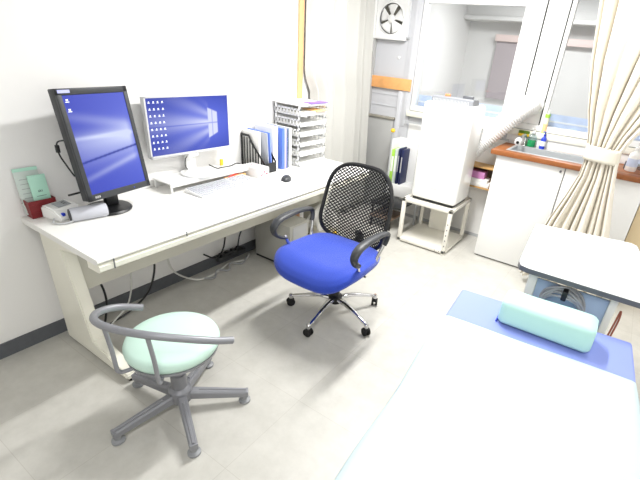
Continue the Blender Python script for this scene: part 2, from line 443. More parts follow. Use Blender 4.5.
def pic1(y, z):
    z2 = z; 
    # a close-up of the same beams: crossing diagonals
    u = (y+sw/2)/sw; v = (z+sh/2)/sh
    base = lerp((.02, .035, .42), (.17, .22, .85), min(1, max(0, .25+.6*u*(1-abs(v-.5)))))
    f = 0
    for (v0, sl, wd, am) in ((.58, .0, .02, .6), (.80, -.14, .05, .25), (.16, .17, .03, .35), (.45, .06, .16, .45), (.55, .02, .08, .35)):
        f += 1.5*am*math.exp(-((v-(v0+sl*u))/wd)**2)*(.35+.65*u)
    f *= 1-.9*math.exp(-((v-(.335+.10*u))/.014)**2)
    f *= min(1, (1-u)*9+.15)
    if abs(v-(.335+.10*u)) < .010: base = (.02, .04, .35)
    return (*lerp(base, (.66, .72, 1), min(1, f)), 1)
scr = add_screen('lit_screen', sw, sh, pic1, body, 90, 120, .0015)
ic = MB()
def icon(ic, y, z, s=.008, x=.003):
    ic.box((x-.0006, y-s*.55, z-s*.1), (x+.0002, y+s*.5, z+s*.7)); ic.box((x-.0006, y-s, z-s*.75), (x+.0002, y+s*.9, z-s*.45))
m_icon = bpy.data.materials.new('icon glow'); m_icon.use_nodes = True
_b = m_icon.node_tree.nodes['Principled BSDF']; _b.inputs['Base Color'].default_value = (.2, .2, .2, 1); _b.inputs['Emission Color'].default_value = (.9, .95, 1, 1); _b.inputs['Emission Strength'].default_value = .7
for zi in (.022, .062):
    ic = MB(); icon(ic, -sw/2+.018, sh/2-zi, .009); ic.build('desktop_icon', m_icon, body)
def text(body_, s, size, loc, parent, material, rot=(PI/2, 0, PI/2), name='lettering', ext=.0004):
    c_ = bpy.data.curves.new(name, 'FONT'); c_.body = s; c_.size = size; c_.extrude = ext; c_.align_x = 'CENTER'; c_.align_y = 'CENTER'
    o = bpy.data.objects.new(name, c_); C.objects.link(o); dg = bpy.context.evaluated_depsgraph_get()
    me = bpy.data.meshes.new_from_object(o.evaluated_get(dg)); bpy.data.objects.remove(o)
    me.materials.clear(); me.materials.append(material)
    o = bpy.data.objects.new(name, me); C.objects.link(o); o.parent = parent; o.location = loc; o.rotation_euler = rot; return o
MB().box((.006, -mw/2+.006, mh/2-.019), (.0066, -mw/2+.060, mh/2-.006)).build('corner_sticker', mat('lilac sticker', 'b9bdf2', .5), body)
text(0, 'EIZO', .012, (.0066, -mw/2+.045, -mh/2+.015), body, m_white)
MB().box((.006, mw/2-.10, -mh/2+.012), (.0064, mw/2-.095, -mh/2+.017)).build('power_light', m_bluep, body)
MB().lathe([(.108, 0), (.111, .006), (.104, .014), (.07, .018), (.03, .02)], c=(-.022, -.02, 0), n=48).build('stand_base', m_black, mon)
MB().box((-.035, -.035, .016), (-.005, .035, .30), .008).box((-.04, -.045, .25), (.0, .045, .36), .008).build('stand_neck', m_black, mon)
MB().tube(smoothpath([(-.03, -.15, .37), (-.045, -.185, .36), (-.04, -.19, .31), (-.035, -.17, .25), (-.03, -.15, .2)]), .0035, 8).box((-.055, -.195, .315), (-.04, -.18, .35), .003).build('monitor_cable', m_black, mon)
MB().box((-.035, -.20, .115), (-.025, -.13, .123), .002).build('stand_handle', m_black, mon)

# white landscape monitor on its riser
riser_z = .762
rs = thing('monitor_riser', 'low white monitor riser stand at the back of the desk', 'stand', (0, 0, DH))
MB().box((.012, .685, .052), (.185, 1.30, .062), .003).build('riser_top', m_white, rs)
MB().box((.178, .685, .036), (.185, 1.30, .054), .002).build('riser_apron', m_white, rs)
for yy in (.688, 1.289):
    for xx in (.02, .172):
        MB().box((xx, yy, 0), (xx+.011, yy+.009, .053), .001).build('leg', m_white, rs)
mon2 = thing('monitor', 'white framed landscape monitor with rows of desktop icons', 'monitor', (.085, .935, riser_z), -.038)
w2, h2 = .557, .335; zc = 1.054-riser_z
mb = MB(); mb.box((-.035, -w2/2, -h2/2), (-.002, w2/2, h2/2), .004).box((-.055, -w2/2+.12, -h2/2+.06), (-.033, w2/2-.12, h2/2-.06), .008)
for a, b in (((-.006, -w2/2, -h2/2), (.003, -w2/2+.010, h2/2)), ((-.006, w2/2-.006, -h2/2), (.003, w2/2, h2/2)), ((-.006, -w2/2, h2/2-.006), (.003, w2/2, h2/2)), ((-.006, -w2/2, -h2/2), (.003, w2/2, -h2/2+.014))):
    mb.box(a, b, .001)
b2 = place(mb.build('screen_body', mat('silver bezel', 'c9cacb', .35), mon2), -.008, zc, 0)
s2w, s2h = w2-.016, h2-.020
def sstep(a, b, x):
    t = max(0, min(1, (x-a)/(b-a))); return t*t*(3-2*t)
def pic2(y, z):
    X, Z = y/s2h, z/s2h-.0
    g = math.exp(-((X-.35)**2*1.1+Z*Z*3.5))
    base = lerp((.015, .035, .36), (.11, .16, .78), g)
    hgt = .29-.42*(X-.38)
    logo = sstep(.36, .39, X)*(1-sstep(.585, .605, X))*(1-sstep(hgt-.02, hgt+.01, abs(Z)))
    d = max(0, .40-X); wd = .24+.34*d
    rays = .62+.38*sin(14*Z/(.35+d)+1.0)
    beam = (1-sstep(.37, .42, X))*math.exp(-(Z/wd)**2*1.3)*rays*math.exp(-d*1.35)
    f = min(1, max(1.0*logo, 1.15*beam))
    dark = math.exp(-(Z/.010)**2)*(.75 if X < .6 else 0)*(1 if X > -.9 else 0)
    if logo > .5 and abs(X-.475) < .006: dark = max(dark, .45)
    return (*lerp(base, (.72, .76, 1.0), f*(1-dark)), 1)
o = add_screen('lit_screen', s2w, s2h, pic2, b2, 150, 84, .0005); o.location = (0, .002, .004)
ic = MB(); rnd = random.Random(3)
for r in range(8):
    for c in range(4):
        ic = MB(); icon(ic, -s2w/2+.02+c*.026+rnd.uniform(-.001, .001), s2h/2-.018-r*.036, .0068, .0022)
        ic.build('desktop_icon', m_icon, b2)
MB().lathe([(.10, 0), (.105, .004), (.10, .010), (.04, .014), (.02, .016)], c=(.02, -.0, 0), n=48).build('stand_base', m_white, mon2)
MB().box((-.055, -.035, .01), (-.035, .035, .24), .008).box((-.04, -.035, .10), (-.005, .04, .135), .008).build('stand_neck', m_white, mon2)
MB().tube(smoothpath([(.0, -.05, .11), (.012, -.07, .1), (.012, -.075, .06), (.005, -.06, .035), (-.01, -.045, .03)]), .003, 8).build('monitor_cable', m_black, mon2)
tag(MB().tube(smoothpath([(.10, 1.03, .80), (.11, 1.08, .772), (.10, 1.13, .766), (.11, 1.2, .768), (.10, 1.26, .772), (.09, 1.33, .745), (.06, 1.36, .706)]), .0035, 8).build('cable', m_black), 'black cable lying across the white monitor riser', 'cable')
tag(MB().box((.045, 1.16, .7625), (.06, 1.18, .805), .002).build('small_bottle', m_yellow), 'tiny yellowish bottle on the riser behind the white monitor', 'bottle')
t = thing('marker_tray', 'red and orange items lying in front of the riser end', 'pens', (.2, 1.12, DH))
MB().tube([(-.0, -.02, .028), (-.04, .10, .028)], .006, 8).build('red_pen', mat('red pen', 'd33a2c', .4), t)
MB().box((-.03, -.04, 0), (-.012, .14, .022), .002).build('pen_tray', m_orange, t)

# keyboard
kb = thing('keyboard', 'white full-size keyboard in front of the monitor riser', 'keyboard', (.275, .995, DH), .02)
MB().prism([(-.078, 0), (.078, 0), (.08, .008), (-.078, .024), (-.08, .02)], 'y', -.232, .232, .002).build('keyboard_case', m_white, kb)
mb = MB()
for r in range(6):
    x0 = -.07+r*.0235
    blocks = [(-.222, 15, .0195), (.082, 3, .0195), (.147, 4, .0195)]
    for y0, n, p in blocks:
        if n == 3 and r == 3: continue
        for k in range(n):
            if r == 5 and n == 15 and 4 <= k <= 8:
                if k == 4: mb.box((x0, y0+k*p, .0175-.0023*r), (x0+.019, y0+9*p-.003, .0272-.0030*r))
                continue
            mb.box((x0, y0+k*p, .0175-.0023*r), (x0+.0185, y0+k*p+.0165, .0272-.0030*r))
mb.build('keys', mat('key caps', 'b9bbc0', .5), kb)
# mouse and small pad
ms = thing('mouse', 'small black computer mouse on the desk', 'mouse', (.430, 1.400, DH), .5)
mb = MB()
def mfn(u, v):
    a = 2*PI*u; e = PI/2*v
    return Vector((.034*cos(a)*cos(e)**.7, .058*sin(a)*cos(e)**.7, .032*sin(e)+.0015))
mb.grid(mfn, 28, 8); mb.build('mouse_shell', m_dgrey, ms, weld=True)
MB().box((-.002, .015, .026), (.002, .03, .0325), .001).build('scroll_wheel', m_lgrey, ms)
tag(MB().box((.40, 1.25, DH), (.47, 1.34, DH+.008), .003).build('card_pad', m_paper), 'small off-white pad beside the black mouse', 'pad')

# ------------------------------------------------------------------ red box with leaflets, blood pressure meter
rb = thing('leaflet_box', 'dark red tapered box at the near end of the desk', 'box', (.038, .079, DH))
def rfn(outer):
    pass
mb = MB(); a0, a1, bt, tp = .031, .035, .053, .059; hh = .085
for (o1, o2) in ((0, 0),):
    pass
def wallq(p, q, th):
    pass
lo = [(-a0, -bt), (a0, -bt), (a0, bt), (-a0, bt)]; hi = [(-a1, -tp), (a1, -tp), (a1, tp), (-a1, tp)]
V = [(x, y, 0) for x, y in lo]+[(x, y, hh) for x, y in hi]+[(x*.9, y*.93, hh) for x, y in hi]+[(x*.85, y*.9, .01) for x, y in lo]
Fc = [(0, 1, 2, 3), (12, 13, 14, 15)]+[(i, (i+1) % 4, 4+(i+1) % 4, 4+i) for i in range(4)]+[(4+i, 4+(i+1) % 4, 8+(i+1) % 4, 8+i) for i in range(4)]+[(8+i, 8+(i+1) % 4, 12+(i+1) % 4, 12+i) for i in range(4)]
mb._add(V, Fc)
for z_ in (.024, .062):
    k = z_/hh; xx = a0+(a1-a0)*k; yy = bt+(tp-bt)*k
    mb.box((-xx-.0015, -yy-.0015, z_), (xx+.0015, yy+.0015, z_+.004))
mb.build('box_body', m_red, rb, sharp=20)
def sheet(name, label, cat, loc, w_, h_, th, lean, rz, material, tiltx=0):
    t = thing(name, label, cat, loc, rz)
    b = MB().box((0, -w_/2, 0), (th, w_/2, h_), .001).build('sheet', material, t)
    b.rotation_euler = (tiltx, -lean, 0); return t, b
t, b = sheet('leaflet', 'tall pale grey-green leaflet standing in the red box', 'leaflet', (.031, .065, DH+.012), .1, .218, .003, .10, 0, m_leaf, .0)
MB().box((.003, -.05, .203), (.0038, .05, .218)).build('leaflet_header', m_mint, b)
mb = MB()
for k in range(6): mb.box((.003, -.035, .165-k*.022), (.0034, .03-.006*(k % 3), .167-k*.022))
mb.build('printed_text', m_ink, b)
t, b = sheet('pouch', 'mint green pouch leaning in front of the leaflet in the red box', 'pouch', (.05, .092, DH+.012), .072, .185, .007, .07, 0, m_mint, .0)
text(0, 'aki', .018, (.0075, 0, .11), b, m_inkd)
MB().box((.007, -.02, .085), (.0076, .02, .087)).build('printed_line', m_inkd, b)

bpm = thing('blood_pressure_meter', 'white blood pressure meter beside the red box', 'medical device', (.125, .135, DH), .25)
MB().prism([(-.06, 0), (.055, 0), (.06, .02), (.03, .055), (-.035, .068), (-.06, .06)], 'y', -.062, .062, .007, 3).build('meter_body', m_white2, bpm)
scm = MB().box((-.026, -.03, 0), (.022, .035, .003), .001).build('display', mat('display grey', '9fa3a6', .25), bpm)
scm.location = (-.002, 0, .0625); scm.rotation_euler = (0, .2, 0)
dg_ = MB().box((-.014, .008, .003), (.012, .011, .0036)).box((-.014, .018, .003), (.012, .021, .0036)).box((-.014, .008, .003), (-.011, .021, .0036)).build('display_digit', m_black, scm)
MB().box((.04, -.045, .025), (.057, -.03, .040), .003).build('button', m_bluep, bpm)
cf = thing('arm_cuff', 'rolled grey arm cuff lying in front of the black monitor', 'cuff', (.230, .203, DH), 1.35)
mb = MB(); sp = []
Rm = Matrix.Rotation(PI/2, 4, 'Y')
mb.lathe([(.016, -.078), (.030, -.078), (.033, -.070), (.0335, 0), (.033, .070), (.030, .078), (.016, .078)], c=(0, 0, .0335), n=32, m=Rm).build('cuff_roll', m_cuff, cf)
MB().lathe([(.016, .0785), (.028, .0785), (.028, .081), (.016, .081)], c=(0, 0, .0335), m=Rm).build('cuff_edge', m_dgrey, cf)
MB().lathe([(.016, -.082), (.029, -.082), (.029, -.0785), (.016, -.0785)], c=(0, 0, .0335), m=Rm).build('cuff_edge', m_dgrey, cf)
MB().tube(smoothpath([(.02, .02, .062), (.05, .015, .063), (.07, .0, .066)]), .003, 6).build('cuff_trim', m_lgrey, cf)
tag(MB().tube(smoothpath([(.165, .075, .715), (.19, .06, .708), (.215, .07, .706), (.235, .10, .708), (.232, .135, .715), (.215, .15, .725)]), .004, 8).build('air_hose', m_lgrey), 'thin grey air hose looping from the meter to the cuff', 'hose')

# ------------------------------------------------------------------ files and trays
mf = thing('magazine_file', 'black plastic magazine file with slotted sloping sides', 'file holder', (.12, 1.45, DH), 0)
mb = MB()
poly = [(-.115, 0), (.115, 0), (.115, .07), (.09, .09), (.0, .19), (-.03, .25), (-.115, .25)]
# slotted sides: bars
for yy in (-.058, .056):
    mb.box((-.115, yy, 0), (.115, yy+.003, .022))
    mb.prism([(.115, .0), (.115, .075), (.095, .10), (-.0, .20), (-.03, .25), (-.115, .25), (-.115, .235), (-.04, .235), (-.012, .19), (.085, .09), (.102, .07), (.102, 0)], 'y', yy, yy+.003)
    for k in range(8):
        xk = -.112+k*.027; top = .24 if xk < -.04 else (.2-(xk)*1.1 if xk > -.02 else .22)
        mb.box((xk, yy, 0), (xk+.010, yy+.003, min(.24, max(.06, top-.01))))
mb.box((-.115, -.058, 0), (.115, .059, .003)).box((-.115, -.058, 0), (-.112, .059, .25)).box((.112, -.058, 0), (.115, .059, .07))
mb.build('file_shell', m_black, mf)
def folder(y, x0, x1, h_, th, lean, material, label, group=None, cat='folder', name='folder', rz=0):
    t = thing(name, label, cat, (x0, y, DH+.004), rz)
    b = MB().box((0, 0, 0), (x1-x0, th, h_), .001).build('cover', material, t); b.rotation_euler = (lean, 0, 0)
    return t, b
folder(1.405, .01, .17, .272, .018, .0, m_paper, 'white paper stack at the near side of the black magazine file', cat='papers', name='paper_stack')
folder(1.45, .012, .218, .27, .005, .05, mat('grey folder', 'bfc3cc', .5), 'thin grey folder inside the black magazine file')
folder(1.468, .012, .226, .275, .008, .06, m_fblue, 'narrow blue folder inside the black magazine file')
folder(1.515, .02, .20, .3, .05, .0, m_paper, 'thick white file between the magazine file and the blue folders', cat='papers', name='paper_stack')
folder(1.572, .02, .235, .292, .012, .0, mat('mid blue folder', '5577d0', .45), 'mid blue folder standing right of the thick white file')
folder(1.587, .02, .235, .292, .010, .0, m_fblue, 'bright blue folder touching the lilac folders')
folder(1.600, .02, .235, .29, .018, .0, m_fpurple, 'wide lilac folder standing between blue folders')
folder(1.621, .02, .235, .225, .008, .0, mat('slate folder', '5b6fae', .5), 'short slate blue folder at the right of the lilac one')
folder(1.632, .02, .235, .29, .02, .0, m_clear, 'clear plastic file at the far end of the folder row')
folder(1.655, .02, .225, .285, .03, .0, m_paper, 'white file next to the paper tray tower', cat='papers', name='paper_stack')

tw = (0.012, 1.755, DH)
m_tray = mat('tray white plastic', 'f1f2f3', .35)
for k in range(6):
    z0 = .702+k*.073
    lab = ['lowest white letter tray of the stack', 'second white letter tray from the bottom', 'third white letter tray from the bottom', 'third white letter tray from the top', 'second white letter tray from the top', 'topmost white letter tray under loose papers'][k]
    t = thing('letter_tray', lab, 'tray', (.012, 1.728, z0), 0, 'letter trays stacked on the desk')
    mb = MB(); X, Y, H = .255, .315, .055
    mb.box((0, 0, 0), (X, Y, .003)).box((0, 0, 0), (.003, Y, H)).box((0, 0, H-.012), (X, .004, H)).box((0, Y-.004, H-.012), (X, Y, H))
    mb.box((0, 0, 0), (X, .004, .014)).box((0, Y-.004, 0), (X, Y, .014))
    for q in range(9):
        xq = q*(X-.008)/8
        mb.box((xq, 0, 0), (xq+.008, .004, H)).box((xq, Y-.004, 0), (xq+.008, Y, H))
    mb.box((X-.004, 0, 0), (X, Y, .030), .001)
    for xq in (0.01, X-.022):
        for yq in (0.0, Y-.012): mb.box((xq, yq, H), (xq+.012, yq+.012, .0728))
    mb.build('tray_frame', m_tray, t)
    MB().box((X-.001, .10, .010), (X+.001, .22, .026)).build('tray_label', m_paper, t)
    if k in (2, 3, 4):
        MB().box((X+.001, .13, .015), (X+.0014, .19, .021)).build('tray_writing', mat('blue writing', '6a78b8', .6), t)
    pp = MB().box((.008, .012, .0035), (X-.01, Y-.012, .018+.01*(k % 2)), .001).build('papers', m_paper, t)
tag(MB().box((.0, 1.715, 1.1455), (.26, 2.05, 1.151), .001).box((.01, 1.735, 1.1385), (.27, 2.045, 1.1455), .001).build('paper_stack', m_paper), 'loose white papers on top of the tray stack', 'papers')
tag(MB().box((.20, 1.84, 1.1515), (.275, 2.05, 1.157), .001).build('purple_booklet', mat('violet booklet', '8d6cc0', .5)), 'violet booklet edge on top of the tray stack', 'booklet')
tag(MB().box((.14, 1.90, 1.096), (.285, 2.03, 1.1015), .001).build('orange_folder', mat('pale orange folder', 'f0c386', .6)), 'pale orange folder sticking out of the topmost tray', 'folder')
tb = thing('tissue_box', 'white tissue box with pink flower print beside the riser', 'box', (.2, 1.335, DH), -.0)
MB().box((-.075, -.05, 0), (.085, .05, .066), .003).build('box_body', m_white, tb)
mb = MB(); rnd = random.Random(5)
for k in range(9):
    a = rnd.uniform(-.035, .055); bq = rnd.uniform(-.035, .035); r = rnd.uniform(.004, .008)
    mb.lathe([(r, 0), (r, .0006)], c=(a, bq, .0658), n=10)
for k in range(6):
    r = rnd.uniform(.004, .008); mb.lathe([(r, 0), (r, .0006)], c=(.0848, rnd.uniform(-.035, .035), rnd.uniform(.012, .05)), n=10, m=Matrix.Rotation(PI/2, 4, 'Y'))
mb.build('flower_print', mat('pink print', 'e0607c', .5), tb)

# ------------------------------------------------------------------ under the desk
ut = thing('storage_unit', 'off-white boxy unit standing under the desk behind the office chair arm', 'cabinet', (.09, 1.42, 0))
MB().box((0, 0, .015), (.36, .22, .345), .008).build('unit_body', mat('pale grey unit', 'b3b2ab', .5), ut)
MB().box((.005, .005, 0), (.355, .215, .016)).build('unit_base', m_black, ut)
MB().box((.361, .03, .06), (.366, .19, .33), .003).build('unit_front', m_lgrey, ut)
wb = thing('waste_bin', 'pale bin with a crumpled white bag under the far end of the desk', 'bin', (.44, 1.84, 0))
MB().lathe([(.085, 0), (.095, .02), (.115, .26), (.12, .27), (.112, .268), (.09, .02)], n=32).build('bin_body', mat('pale bin', 'cfcabb', .5), wb)
mb = MB()
def bag(u, v):
    a = 2*PI*u; r = (.121-.10*v*v)*(1+.10*sin(5*a+7*v)+.06*sin(11*a+3)); return Vector((r*cos(a), r*sin(a), .25+.16*v+.015*sin(7*a+5*v)))
mb.grid(bag, 48, 10); mb.build('plastic_bag', m_paper, wb, weld=True)
MB().box((.108, -.05, .14), (.125, .03, .21), .004).build('yellow_tag', m_yellow, wb)
def cable(pts, r, material, label, group=None):
    o = MB().tube(smoothpath(pts), r, 8).build('cable', material); tag(o, label, 'cable', group); return o
cable([(.24, .15, .42), (.22, .19, .32), (.19, .21, .2), (.16, .2, .08), (.15, .18, .012), (.2, .13, .006)], .006, m_black, 'black cable hanging below the near end of the desk')
cable([(.24, .46, .45), (.245, .48, .33), (.2, .45, .16), (.15, .36, .05), (.13, .25, .01), (.16, .12, .006)], .006, m_black, 'black cable curving down left of the chair, further along')
cable([(.235, .33, .42), (.2, .36, .28), (.15, .34, .1), (.14, .25, .02), (.19, .16, .007)], .0045, m_cablewhite, 'white cable hanging between two black cables under the desk')
cable([(.03, .2, .42), (.02, .22, .3), (.018, .2, .2), (.018, .14, .12)], .003, m_cablewhite, 'thin pale cable against the wall by the near desk leg')
cable([(.24, .62, .45), (.1, .66, .3), (.05, .72, .12), (.1, .85, .02), (.11, 1.0, .01), (.08, 1.15, .02), (.1, 1.3, .008), (.06, 1.38, .015)], .006, m_cablewhite, 'long pale cable running on the floor along the baseboard')
cable([(.12, .9, .02), (.15, .96, .008), (.1, 1.03, .022), (.14, 1.1, .008), (.09, 1.16, .024), (.13, 1.24, .008), (.09, 1.33, .02)], .007, m_cablegrey, 'tangled grey cable on the floor under the desk middle')
cable([(.05, .96, .16), (.1, 1.0, .135), (.08, 1.07, .12), (.05, 1.14, .15), (.04, 1.18, .25), (.06, 1.22, .33)], .006, m_black, 'black cable zigzagging along the wall under the desk')
cable([(.06, 1.12, .09), (.1, 1.18, .12), (.07, 1.25, .1), (.05, 1.3, .2), (.06, 1.36, .3)], .006, m_dgrey, 'dark grey cable rising to the desk beside the off-white unit')
pw = thing('power_strip', 'dark power strip with plugs on the baseboard under the desk', 'power strip', (.035, 1.25, .06))
MB().box((-.02, -.16, -.02), (.02, .1, .015), .004).build('strip_body', m_dgrey, pw)
for k in range(4): MB().box((-.012, -.14+k*.055, .015), (.03, -.11+k*.055, .045), .004).build('plug', m_black, pw)

# ------------------------------------------------------------------ office chair (faces -y)
ch = thing('office_chair', 'black mesh back office chair with a royal blue seat', 'chair', (1.054, 1.173, 0), .0)
mb = MB()
for k in range(5):
    a = -1.494+2*PI*k/5; d = Vector((cos(a), sin(a), 0))
    pts = [d*.02+Vector((0, 0, .115)), d*.10+Vector((0, 0, .118)), d*.20+Vector((0, 0, .098)), d*.275+Vector((0, 0, .078)), d*.296+Vector((0, 0, .074))]
    mb = MB().tube(smoothpath(pts, 5), [.020]*5+[.017]*5+[.014]*5+[.012]*5+[.010], 10, flat=(1, .75))
    mb.lathe([(.013, .05), (.014, .08), (.008, .086)], c=d*.296, n=14)
    st = mb.build('base_arm', m_chrome, ch)
    cm = MB(); pd = Vector((-d.y, d.x, 0))
    tw_ = k*1.3; pa = Vector((cos(a+tw_), sin(a+tw_), 0)); 
    rot = Matrix.Rotation(a+tw_, 4, 'Z') @ Matrix.Rotation(PI/2, 4, 'Y')
    for sgn in (-1, 1):
        cm.lathe([(.004, -.007), (.024, -.007), (.027, -.003), (.027, .003), (.024, .007), (.004, .007)], c=d*.296+pa*.013*sgn+Vector((0, 0, .027)), n=20, m=rot)
    cm.box((-.008, -.016, .03), (.008, .016, .056), .004, m=Matrix.Translation(d*.296) @ Matrix.Rotation(a+tw_, 4, 'Z'))
    cm.build('caster', m_rubber, ch)
MB().lathe([(.03, .085), (.042, .09), (.045, .135), (.03, .145), (.027, .15), (.027, .30), (.02, .302), (.02, .40)], n=24).build('gas_lift', m_black, ch)
MB().box((-.11, -.10, .395), (.13, .12, .42), .008).box((-.04, -.08, .37), (.06, .14, .40), .01).tube([(.10, -.05, .395), (.24, -.06, .385)], .006, 8).build('seat_mechanism', m_black, ch)
# seat cushion
def superell(u, a, b, n=3.2):
    t = 2*PI*u; c_, s_ = cos(t), sin(t)
    return (a*math.copysign(abs(c_)**(2/n), c_), b*math.copysign(abs(s_)**(2/n), s_))
def seatf(u, v):
    # v 0..1 from bottom center to top center
    x, y = superell(u, .255, .255, 3.6)
    prof = [(0, -.042), (.6, -.043), (.9, -.037), (.985, -.018), (1.0, .0), (.975, .02), (.9, .033), (.7, .038), (.4, .034), (0, .030)]
    f = v*(len(prof)-1); i = min(int(f), len(prof)-2); t = f-i
    k = prof[i][0]*(1-t)+prof[i+1][0]*t; z = prof[i][1]*(1-t)+prof[i+1][1]*t
    yy = y*k*1.04; xx = x*k*1.05
    z -= .05*max(0, (-yy-.13)/.12)**2 if yy < -.13 else 0
    z += .012*(abs(xx)/.25)**2
    wd = 1+.06*(-yy/.25)
    return Vector((xx*wd, yy, z))
se = MB().grid(seatf, 64, 27).build('seat', m_blue, ch, weld=True, sharp=180); se.location = (.018, -.115, .452)
se.modifiers.new('s', 'SUBSURF').render_levels = 1
# mesh back: local coords; back surface curved
BW, BH = .47, .53
def backp(x, z):
    """x in [-1,1], z in [0,1]"""
    yb = .155+.07*z-.05*math.exp(-((z-.25)/.2)**2)*.6+.05*(1-x*x)-.03
    half = .222+.02*sin(PI*min(1, z*1.05))-.012*z
    return Vector((x*half*1.0, yb, .455+z*.47))
def outline(n=90):
    """closed outline in (x,z) with rounded top"""
    pts = []
    for i in range(n):
        t = 2*PI*i/n; x, z = superell(i/n, 1, 1, 4.5 if sin(t) < 0 else 3.8)
        pts.append((x, .5+.5*z))
    return pts
def inside(x, z):
    s_ = (z-.5)/.5; n = 4.5 if s_ < 0 else 3.8
    return abs(x)**n+abs(s_)**n <= 1.0
ol = outline()
bf = MB().tube([backp(x, z) for x, z in ol], .0125, 8, closed=True, flat=(1, 1)).build('back_frame', m_black, ch); bf.location = (.0, .0, 0)
# diamond net
nb = bmesh.new(); cache = {}
NX, NZ = 34, 44
def nv(i, j):
    if (i, j) not in cache:
        x = -1+2*i/NX; z = j/NZ
        cache[(i, j)] = nb.verts.new(backp(max(-1, min(1, x)), max(0, min(1, z))))
    return cache[(i, j)]
for i in range(1, NX):
    for j in range(1, NZ):
        if (i+j) % 2 == 0:
            if all(inside(-1+2*p/NX, q/NZ) for p, q in ((i-1, j), (i+1, j), (i, j-1), (i, j+1))):
                nb.faces.new((nv(i-1, j), nv(i, j-1), nv(i+1, j), nv(i, j+1)))
me = bpy.data.meshes.new('mesh_net'); nb.to_mesh(me); nb.free(); me.materials.append(m_mesh)
net = bpy.data.objects.new('mesh_net', me); C.objects.link(net); net.parent = ch
wm = net.modifiers.new('w', 'WIREFRAME'); wm.thickness = .0112; wm.use_even_offset = False
# spine and lumbar bar
MB().tube(smoothpath([(.0, .10, .40), (.0, .20, .40), (.0, .235, .46), (.0, .22, .49), (.0, .215, .51)]), .018, 10, flat=(1.7, .6)).build('back_spine', m_black, ch)
# arms: black D loop + chrome support
for s_ in (-1, 1):
    X = .025+s_*.272
    loop = [(X, .015, .652), (X, -.07, .665), (X, -.18, .665), (X, -.26, .652), (X+s_*.0, -.298, .618), (X, -.290, .578), (X-s_*.01, -.25, .548), (X-s_*.02, -.215, .538)]
    rr = [.017, .019, .021, .021, .019, .016, .014, .013]
    pth = smoothpath(loop, 5); rads = []
    for i in range(len(pth)):
        f = i/5; k = min(int(f), 6); rads.append(rr[k]*(1-(f-k))+rr[k+1]*(f-k))
    mb = MB().tube(pth, rads, 12, flat=(1.25, .75))
    mb.tube(smoothpath([(X, .015, .652), (X, .045, .636), (X-s_*.005, .045, .602), (X-s_*.01, .030, .572)], 5), .014, 10)
    ar = mb.build('armrest', m_dgrey, ch)
    MB().tube(smoothpath([(X-s_*.01, .035, .585), (X-s_*.03, .005, .50), (X-s_*.045, -.02, .43), (X-s_*.10, -.04, .405), (X-s_*.18, -.04, .402)], 5), .010, 10).tube(smoothpath([(X-s_*.02, -.225, .55), (X-s_*.03, -.19, .48), (X-s_*.045, -.15, .43), (X-s_*.10, -.13, .405), (X-s_*.18, -.10, .402)], 5), .010, 10).build('arm_support', m_chrome, ar)

# ------------------------------------------------------------------ round stool
sx, sy = .962, .099
so = thing('stool', 'round mint green stool with a curved grey back rail', 'stool', (sx, sy, 0))
MB().lathe([(.02, .352), (.160, .355), (.181, .361), (.189, .375), (.190, .390), (.184, .405), (.168, .415), (.12, .421), (.0, .422)], n=64).build('seat', m_stoolfab, so, sharp=60)
MB().lathe([(.03, .338), (.165, .338), (.182, .346), (.184, .359), (.165, .359)], n=64).build('seat_pan', m_stool, so)
MB().lathe([(.045, .05), (.05, .058), (.05, .115), (.042, .125), (.034, .13), (.034, .20), (.027, .204), (.027, .30), (.05, .325), (.06, .34)], n=28).build('column', m_stool, so)
for k in range(5):
    a = -1.729+2*PI*k/5; m_ = Matrix.Rotation(a, 4, 'Z')
    mb = MB()
    def foot(u, v):
        x = .03+.262*u
        w_ = .021-.004*u; zt = .105-.036*u; zb = .062-.024*u
        ps = [(-w_, zb), (-w_, zt-.008), (-w_+.006, zt), (w_-.006, zt), (w_, zt-.008), (w_, zb), (-w_, zb)]
        f = v*6; i = min(int(f+1e-6), 5); t = f-i
        return m_ @ Vector((x, ps[i][0]*(1-t)+ps[i+1][0]*t, ps[i][1]*(1-t)+ps[i+1][1]*t))
    mb.grid(foot, 6, 6)
    mb.box((.285, -.017, .036), (.298, .017, .068), .003, m=m_)
    mb.tube([m_ @ Vector((.08, 0, .098)), m_ @ Vector((.2, 0, .083)), m_ @ Vector((.29, 0, .070))], .006, 6)
    ft = mb.build('foot_bar', m_stool, so)
    MB().lathe([(.024, 0), (.027, .003), (.027, .012), (.014, .018), (.012, .04)], c=m_ @ Vector((.28, 0, 0)), n=20).build('glide', mat('glide grey', '8f9194', .5), ft)
def L(x, y, z): return (x-sx, y-sy, z)
rail = smoothpath([RAIL for RAIL in [L(.815, .075, .50), L(.775, -.005, .525), L(.79, -.085, .55), L(.85, -.132, .57), L(.93, -.140, .582), L(1.02, -.115, .585), L(1.11, -.062, .578), L(1.19, .025, .55), L(1.235, .10, .52), L(1.26, .165, .495)]], 8)
MB().tube(rail, .0145, 14).build('back_rail', m_stool, so)
for (x, y, dx, dy) in ((.925, -.128, .03, .07), (1.10, -.068, -.045, .065)):
    MB().tube(smoothpath([L(x-.01, y-.005, .578), L(x, y, .46), L(x+.002, y+.002, .37), L(x+.004, y+.006, .352), L(x+dx*.3, y+dy*.3, .342), L(x+dx, y+dy, .346)], 6), .0085, 10).build('rail_support', m_stool, so)

